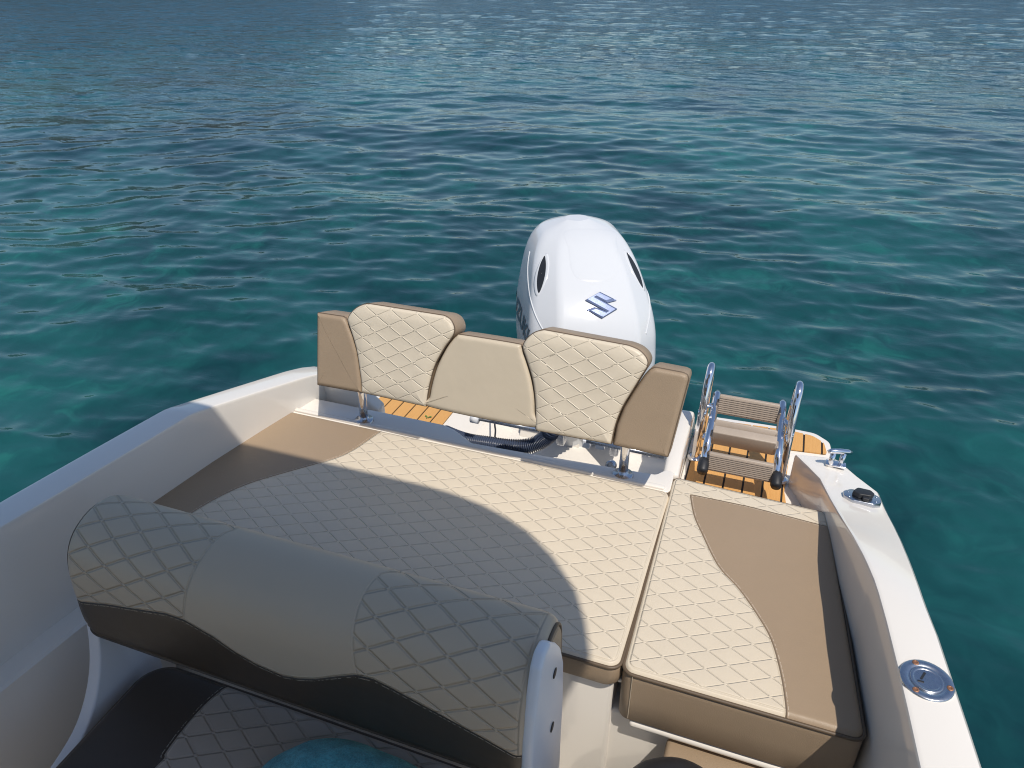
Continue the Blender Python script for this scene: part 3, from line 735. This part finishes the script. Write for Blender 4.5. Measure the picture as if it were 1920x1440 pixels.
def tread(fr0, w, h, th, lean=0., ribs=11):
    c = (fl+fr_)/2*(1-fr0)+(tl+tr)/2*fr0
    up = nn*math.cos(lean)+d*math.sin(lean); fw_ = -d*math.cos(lean)+nn*math.sin(lean)
    m = MB(); Rm = np.stack([xw, fw_, up], 1)
    m.box(c, (w, th, h), rot=Rm, bev=.004)
    for k in range(ribs):
        z = (k-(ribs-1)/2)*(h-.010)/ribs; m.box(c+up*z+fw_*th*.5, (w-.006, .005, (h-.010)/ribs*.5), rot=Rm)
    return m.build('tread', M['wood'], ld)
tread(.145, .186, .056, .020, R(38), 8)
tread(.455, .186, .058, .030, R(4), 0)
tread(.60, .184, .016, .022, R(-40), 0)
tread(.845, .182, .062, .020, R(38), 8)
# leaf on the left teak
lf = onz((802, 782), zL+.004)
m = MB()
for ang, L in ((20, .020), (160, .016), (265, .012), (330, .010)):
    a = R(ang); dd = np.array((math.cos(a), math.sin(a), .25)); sd_ = np.array((-math.sin(a), math.cos(a), 0))*.22*L
    m.add([lf, lf+dd*L*.5+sd_, lf+dd*L, lf+dd*L*.5-sd_, lf+(0, 0, .001)], [(0, 1, 2, 3)])
o = m.build('fallen_leaf', M['leaf']); tag(o, 'tiny green leaf lying on the teak planks behind the backrest', 'leaf')

# ================================================================== HELM SEAT (foreground)
hseat = thing('helm_chair', (-.74, .78, -.5), 'dark shaded helm seat in the foreground with a quilted bolster backrest on white side brackets', 'seat')
prof = smooth([(.905, .022), (.76, .018), (.747, .026), (.742, .06), (.741, .11), (.742, .16), (.748, .205), (.762, .243), (.785, .272), (.815, .290), (.848, .299), (.878, .298), (.905, .288), (.927, .262), (.938, .215), (.940, .15), (.938, .06), (.925, .028)], 190, True)
# arc length from the crown forward
i_front = [i for i in range(len(prof))]
XL, XR = -1.256, -.243
def bolster_hit(p):
    d = ray(*p); best = None
    n = len(prof)
    for i in range(n):
        a, b = prof[i], prof[(i+1) % n]
        # solve CAM + t d on the segment in (Y, Z)
        A = np.array([[d[1], -(b[0]-a[0])], [d[2], -(b[1]-a[1])]]); rhs = np.array([a[0], a[1]-1.3])
        det = np.linalg.det(A)
        if abs(det) < 1e-12: continue
        t, s = np.linalg.solve(A, rhs)
        if 0 <= s <= 1 and t > 0 and (best is None or t < best[0]): best = (t, i+s)
    if best is None: return None
    return (best[0]*d[0], best[1])
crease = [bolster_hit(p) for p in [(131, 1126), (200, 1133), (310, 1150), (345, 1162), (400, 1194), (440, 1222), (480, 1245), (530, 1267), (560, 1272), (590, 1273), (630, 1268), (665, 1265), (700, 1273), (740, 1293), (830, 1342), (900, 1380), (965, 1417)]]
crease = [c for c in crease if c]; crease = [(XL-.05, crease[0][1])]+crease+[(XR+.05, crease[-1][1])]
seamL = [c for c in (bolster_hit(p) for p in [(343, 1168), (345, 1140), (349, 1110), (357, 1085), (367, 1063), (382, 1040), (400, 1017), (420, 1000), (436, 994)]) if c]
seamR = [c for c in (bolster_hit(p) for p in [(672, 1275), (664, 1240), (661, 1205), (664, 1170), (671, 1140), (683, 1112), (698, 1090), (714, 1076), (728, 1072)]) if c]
nx = 300; n = len(prof); xs = np.linspace(XL, XR, nx)
seg = np.linalg.norm(np.roll(prof, -1, 0)-prof, axis=1); arc = np.concatenate([[0], np.cumsum(seg)])
def arcof(i): return np.interp(i, np.arange(n+1), arc)
cx = np.array([c[0] for c in crease]); ci = np.array([arcof(c[1]) for c in crease])
def seam_fn(sm):
    s = np.array([arcof(c[1]) for c in sm]); x = np.array([c[0] for c in sm]); o = np.argsort(s); return s[o], x[o]
sL, xL_ = seam_fn(seamL); sR, xR_ = seam_fn(seamR)
vs = []; tone = []; q = []
mid = np.array((.84, .16))
for X in xs:
    e = min(X-XL, XR-X); rr_ = .030; sh = 0. if e >= rr_ else rr_-math.sqrt(max(rr_**2-(rr_-e)**2, 0))
    for i in range(n):
        p = prof[i]; v = p-mid; L = np.linalg.norm(v); p2 = mid+v*(1-sh*.55/L)
        vs.append((X, p2[0], p2[1])); s = arc[i]
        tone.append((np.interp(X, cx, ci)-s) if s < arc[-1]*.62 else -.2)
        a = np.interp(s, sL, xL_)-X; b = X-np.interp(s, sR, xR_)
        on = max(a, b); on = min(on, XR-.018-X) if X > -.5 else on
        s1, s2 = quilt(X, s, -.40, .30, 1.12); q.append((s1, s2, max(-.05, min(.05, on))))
vs = np.array(vs); tone = np.array(tone); q = np.array(q)
idx = np.arange(nx*n).reshape(nx, n); i2 = np.roll(idx, -1, 1)
fs = np.stack([idx[:-1], idx[1:], i2[1:], i2[:-1]], -1).reshape(-1, 4)
fm = tone[fs].mean(1) > 0
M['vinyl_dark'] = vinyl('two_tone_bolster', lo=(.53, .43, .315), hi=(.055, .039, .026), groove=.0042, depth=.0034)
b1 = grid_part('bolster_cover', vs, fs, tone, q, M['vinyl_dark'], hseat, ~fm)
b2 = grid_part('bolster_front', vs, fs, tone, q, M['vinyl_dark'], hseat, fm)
for X, nm in ((XL, 0), (XR, 1)):
    k = 0 if nm == 0 else nx-1
    ring = vs[k*n:(k+1)*n]; m = MB(); dx = -.006 if nm == 0 else .006
    c = ring.mean(0); r2 = [c+(p-c)*.93+np.array((dx, 0, 0)) for p in ring]; m.loft([list(ring), r2], closed=True); m.add(r2, [tuple(range(n))], 0, True)
    m.build('end_cap', M['brown'], hseat)
    MB().tube([p+np.array((dx*.3, 0, 0)) for p in ring[::3]], .0035, 8, closed=True).build('piping', M['piping'], hseat)
# seat cushion
def seat_tone(x, y):
    c = smooth([(-.985, .90)]+[tuple(onz(p, -.15)[:2]) for p in [(420, 1290), (385, 1320), (345, 1365), (310, 1412), (290, 1440)]]+[(-1.06, .40)], 40)
    return -sd_curve(x, y, c)
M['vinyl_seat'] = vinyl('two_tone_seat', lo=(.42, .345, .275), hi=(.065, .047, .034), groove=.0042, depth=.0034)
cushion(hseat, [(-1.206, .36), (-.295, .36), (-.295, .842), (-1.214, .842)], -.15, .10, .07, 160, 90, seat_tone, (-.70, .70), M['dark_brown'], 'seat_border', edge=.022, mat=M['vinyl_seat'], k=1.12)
m = MB(); m.box((-.745, .60, -.41), (.86, .46, .30), bev=.02); m.build('seat_box', M['gel'], hseat)
# side brackets
def plate(poly, x0, dx, name='bracket'):
    P = rounded(poly, .02, 5); m = MB(); m.prism([(x0, y, z) for y, z in P], (dx, 0, 0)); return bevel(m.build(name, M['white'], hseat), .008)
lft = [(.775, .10), (.762, .0), (.735, -.09), (.690, -.165), (.63, -.215), (.50, -.26), (.50, -.50), (.86, -.50), (.885, -.20), (.885, .10)]
plate(smooth(lft[:6], 24).tolist()+lft[6:], -1.252, -.034)
rb = [onx(p, -.232)[1:] for p in [(1034, 1204), (1024, 1225), (1016, 1257), (1010, 1298), (1004, 1348), (1000, 1400), (998, 1445)]]
rbk = [onx(p, -.232)[1:] for p in [(1050, 1450), (1053, 1380), (1057, 1307), (1058, 1240), (1053, 1213), (1045, 1205)]]
rbp = plate([tuple(p) for p in rb]+[(.70, -.5), (.90, -.5)]+[tuple(p) for p in rbk], -.232, -.022)
for p in ((1040, 1262), (1035, 1363)):
    c = onx(p, -.2315); m = MB(); disc(m, c, (1, 0, 0), [(.010, 0), (.010, .0012), (.006, .0012)], 16); m.build('screw_hole', M['black'], rbp)
# towel on the seat
tw = thing('towel', (-.62, .72, -.15), 'crumpled teal terry towel on the helm seat at the bottom edge', 'towel')
m = MB(); na, nr_ = 120, 40; rows = []
for j in range(nr_+1):
    r = j/nr_; row = []
    for i in range(na):
        a = 2*math.pi*i/na; wob = 1+.035*math.sin(3*a+.6)+.02*math.sin(7*a)
        x = -.560+.225*r*wob*math.cos(a); y = .635+.160*r*wob*math.sin(a)
        fold = .020*(1-abs(math.sin(8*(x*.8+y*1.3)+1.2*math.sin(9*x))))+.008*(1-abs(math.sin(19*(x-y*.6)+1.)))-.012
        h = .150*math.sqrt(max(0, 1-r**2.4))+fold*(1-r**3)
        row.append((x, y, -.147+max(h, 0)))
    rows.append(row)
m.loft(rows, closed=True); m.build('towel_cloth', M['towel'], tw)

# ================================================================== SUN, SKY, CANOPY
SUN = np.array((.39, -.40, 1.)); SUN /= np.linalg.norm(SUN)
zc = 2.0                                                  # roof height above the pad
sh = [(-2.4, 1.467), (-1.0, 1.470), (-.80, 1.471), (-.70, 1.465), (-.60, 1.447), (-.52, 1.42), (-.449, 1.387), (-.362, 1.322), (-.293, 1.248), (-.247, 1.163), (-.209, 1.068), (-.175, .95), (-.15, .8), (-.13, .5), (-.13, .12), (-2.4, .12)]
k = zc/SUN[2]; roof = [(x+SUN[0]*k, y+SUN[1]*k) for x, y in sh]
xc = -.55; roof = [p for p in roof]
cn = thing('sun_canopy', (-.55, -.6, -.5), 'cloth sun canopy over the helm, whose shade falls on the cushions', 'canopy')
m = MB(); m.prism([(x, y, zc) for x, y in roof], (0, 0, .05)); m.build('canopy_roof', M['canopy'], cn)
for x in (-1.5, .40): m = MB(); m.tube([(x, -.9, -.5), (x, -.85, 1.2), (x, -.62, zc)], .02, 12); m.build('canopy_leg', M['chrome'], cn)
hc = thing('sky_blocker', (-.55, -.75, -.5), 'added unseen console and sky-blocking windscreen forward of the helm seat', 'console')  # added out of view: darkens forward-facing surfaces and bounces sun onto the bolster
m = MB(); m.prism([(-1.56, -1.1, -.55), (-1.56, -.62, -.55), (-1.56, -.55, .35), (-1.56, -.85, .55), (-1.56, -1.1, .55)], (1.98, 0, 0)); m.build('blocker_body', M['gelmatt'], hc)
m = MB(); m.prism([(-1.52, -.86, .55), (-1.52, -.84, .55), (-1.52, -.76, 1.15), (-1.52, -.78, 1.15)], (1.90, 0, 0)); m.build('baffle', M['black'], hc)
w = bpy.data.worlds.new('World'); S.world = w; w.use_nodes = True; nt = w.node_tree
sky = nt.nodes.new('ShaderNodeTexSky'); sky.sky_type = 'NISHITA'; sky.sun_disc = False
sky.sun_elevation = math.asin(SUN[2]); sky.sun_rotation = math.atan2(SUN[0], SUN[1]); sky.air_density = 1.0; sky.dust_density = .5; sky.ozone_density = 1.1
nt.links.new(sky.outputs[0], nt.nodes['Background'].inputs[0]); nt.nodes['Background'].inputs[1].default_value = .125
sl = bpy.data.lights.new('sun', 'SUN'); sl.energy = 3.85; sl.angle = R(.53); sl.color = (1., .93, .83)
so_ = bpy.data.objects.new('sun', sl); COL.objects.link(so_); so_.rotation_euler = Vector(SUN).to_track_quat('Z', 'Y').to_euler()

# ================================================================== WATER
ZW = -.85
def water_mat():
    t = NT('sea_water'); p = t.pos()
    sep = t.n('ShaderNodeSeparateXYZ'); t.l(p, sep.inputs[0])
    dist = t.math('SQRT', t.math('ADD', t.math('MULTIPLY', sep.outputs[0], sep.outputs[0]), t.math('MULTIPLY', sep.outputs[1], sep.outputs[1])))
    # sea bed seen through the water: weed and sand patches, broken up by refraction
    wv = t.n('ShaderNodeTexNoise'); t.l(p, wv.inputs['Vector']); wv.inputs['Scale'].default_value = 2.6; wv.inputs['Detail'].default_value = 2
    off = t.n('ShaderNodeVectorMath', operation='SCALE'); t.l(wv.outputs['Color'], off.inputs[0]); off.inputs['Scale'].default_value = .9
    ad = t.n('ShaderNodeVectorMath', operation='ADD'); t.l(p, ad.inputs[0]); t.l(off.outputs[0], ad.inputs[1])
    big = t.noise(ad.outputs[0], .16, 3, .55); med = t.noise(ad.outputs[0], .75, 4, .6); fin = t.noise(ad.outputs[0], 2.2, 4, .6, .25)
    f = t.math('ADD', t.math('MULTIPLY', big, .55), t.math('ADD', t.math('MULTIPLY', med, .35), t.math('MULTIPLY', fin, .18)))
    c = t.mix(t.ss(f, .40, .66), rgb(.003, .026, .034), rgb(.011, .088, .090))
    c = t.mix(t.math('MULTIPLY', t.ss(fin, .50, .78), t.ss(big, .42, .6)), c, rgb(.017, .140, .122))
    far = t.ss(dist, 6., 40.); c = t.mix(far, c, rgb(.010, .072, .118))  # bluer with distance: reflected sky put into the base colour
    t.l(c, t.b.inputs['Base Color'])
    t.l(t.ss(dist, 5., 60., .035, .09), t.b.inputs['Roughness']); t.b.inputs['IOR'].default_value = 1.333
    mp = t.n('ShaderNodeMapping'); t.l(p, mp.inputs[0]); mp.inputs['Rotation'].default_value = (0, 0, R(14)); mp.inputs['Scale'].default_value = (.55, 1.25, 1)
    b1 = t.noise(mp.outputs[0], 3.2, 4, .55, .4); b2 = t.noise(mp.outputs[0], 9, 3, .5, .3)
    fz = t.ss(dist, 9., 30.); b3 = t.noise(mp.outputs[0], 1.6, 3, .6, .3)
    h = t.math('ADD', t.math('ADD', t.math('MULTIPLY', b1, .006), t.math('MULTIPLY', b2, .0016)), t.math('MULTIPLY', fz, t.math('ADD', t.math('MULTIPLY', b1, .11), t.math('MULTIPLY', b3, .13))))
    t.l(t.bump(h, 1.), t.b.inputs['Normal']); return t.m
def sea():
    th = np.concatenate([np.linspace(R(-58), R(58), 720)+YAW]); rad = [1.0]
    while rad[-1] < 70: rad.append(rad[-1]*1.0048+.0015)
    rad = np.array(rad); TH, RR = np.meshgrid(th, rad)
    X = -np.sin(TH)*RR; Y = np.cos(TH)*RR; Z = np.zeros_like(X); DX = np.zeros_like(X); DY = np.zeros_like(X)
    lam = np.concatenate([np.geomspace(.10, 2.2, 96), np.geomspace(1.3, 5., 18)]); dr = RR*.0048+.0015
    for l in lam:
        a0 = R(90+14)+rng.normal(0, R(38)) ; k = 2*math.pi/l; ph = rng.uniform(0, 2*math.pi)
        st = .0225*(1.2 if .14 < l < .5 else .8 if l < 1. else .5); amp = st*l/(2*math.pi)*1.0
        fade = np.clip((l/dr-2.5)/3, 0, 1)
        arg = k*(X*math.cos(a0)+Y*math.sin(a0))+ph
        # patches of rougher and calmer water
        mod = .65+.5*np.sin(X*.11*(1+l*.2)+ph)*np.sin(Y*.09+ph*2)
        Z += amp*fade*mod*np.cos(arg); DX -= math.cos(a0)*amp*fade*mod*np.sin(arg)*.7; DY -= math.sin(a0)*amp*fade*mod*np.sin(arg)*.7
    vs = np.stack([X+DX, Y+DY, Z+ZW], -1).reshape(-1, 3); nr, nt_ = X.shape
    idx = np.arange(nr*nt_).reshape(nr, nt_); fs = np.stack([idx[:-1, :-1], idx[:-1, 1:], idx[1:, 1:], idx[1:, :-1]], -1).reshape(-1, 4)[:, ::-1]
    # outer sheets
    n0 = len(vs); r_in = rad[-1]; ex = []
    # far fan in view and everything behind
    out = []; A = list(th); full = np.linspace(R(58)+YAW, R(302)+YAW, 40)
    vv = [tuple(v) for v in vs]; ff = [tuple(f) for f in fs.tolist()]
    last = [int(i) for i in idx[-1]]; b = len(vv)
    for r in (150., 600., 4000.):
        row = []
        for a in th: vv.append((-math.sin(a)*r, math.cos(a)*r, ZW)); row.append(len(vv)-1)
        for i in range(nt_-1): ff.append((last[i+1], last[i], row[i], row[i+1])[::-1])
        last = row
    rows = []
    for r in (1.0, 10., 70., 4000.):
        row = []
        for a in full: vv.append((-math.sin(a)*r, math.cos(a)*r, ZW)); row.append(len(vv)-1)
        rows.append(row)
    for i in range(3):
        for j in range(len(full)-1): ff.append((rows[i][j], rows[i][j+1], rows[i+1][j+1], rows[i+1][j]))
    me = bpy.data.meshes.new('water'); me.from_pydata(vv, [], ff); me.update()
    o = link('water', me, water_mat()); tag(o, kind='structure'); return o
sea()
# rocky, wooded shore beyond the top of the picture: it is what the far ripples mirror
def shore():
    t = NT('shore_scrub'); p = t.pos()
    f = t.noise(p, .12, 6, .65); g = t.noise(p, .9, 4, .7)
    c = t.mix(g, rgb(.006, .012, .004), rgb(.03, .036, .014)); c = t.mix(t.ss(f, .58, .66), c, rgb(.26, .205, .14)); sp_ = t.n('ShaderNodeSeparateXYZ'); t.l(p, sp_.inputs[0]); c = t.mix(t.ss(t.math('ADD', sp_.outputs[2], t.math('MULTIPLY', f, 14.)), 14., 19.), t.mix(g, rgb(.014, .019, .014), rgb(.055, .052, .043)), c); t.l(c, t.b.inputs['Base Color']); t.b.inputs['Roughness'].default_value = .9
    na, nr = 210, 26; vv = []
    for j in range(nr):
        for i in range(na):
            a = R(-50)+(R(160))*i/(na-1); s = (a-R(-12))/R(120)
            r = 95+18*math.sin(a*5)+j*5.
            hmax = (10.+13*min(1, max(.0, (s-.17)/.28)))*(1+.25*math.sin(a*9+1)+.15*math.sin(a*23))
            k = j/(nr-1); h = hmax*(k**.55)+ .9*math.sin(a*90+j*2.1)*min(1, k*4)+.6*math.sin(a*170+j*3.7)*min(1, k*4)
            vv.append((-math.sin(a)*r, math.cos(a)*r, ZW-.3+max(0, h)))
    ff = [(j*na+i, j*na+i+1, (j+1)*na+i+1, (j+1)*na+i) for j in range(nr-1) for i in range(na-1)]
    m = MB(); m.add(vv, ff, 0, True); o = m.build('shore_hills', t.m, fix=False); tag(o, kind='structure')
shore()

# ================================================================== CAMERA
cam = bpy.data.cameras.new('camera'); cam.sensor_width = 36.; cam.lens = 36.*F/1920.; cam.clip_start = .05; cam.clip_end = 9000
co = bpy.data.objects.new('camera', cam); COL.objects.link(co); co.location = CAM; co.rotation_euler = (math.pi/2-PITCH, 0, YAW); S.camera = co
S.view_settings.view_transform = 'Standard'; S.view_settings.look = 'None'; S.view_settings.exposure = 0; S.view_settings.gamma = 1
S.cycles.use_denoising = True; S.cycles.filter_width = 1.1
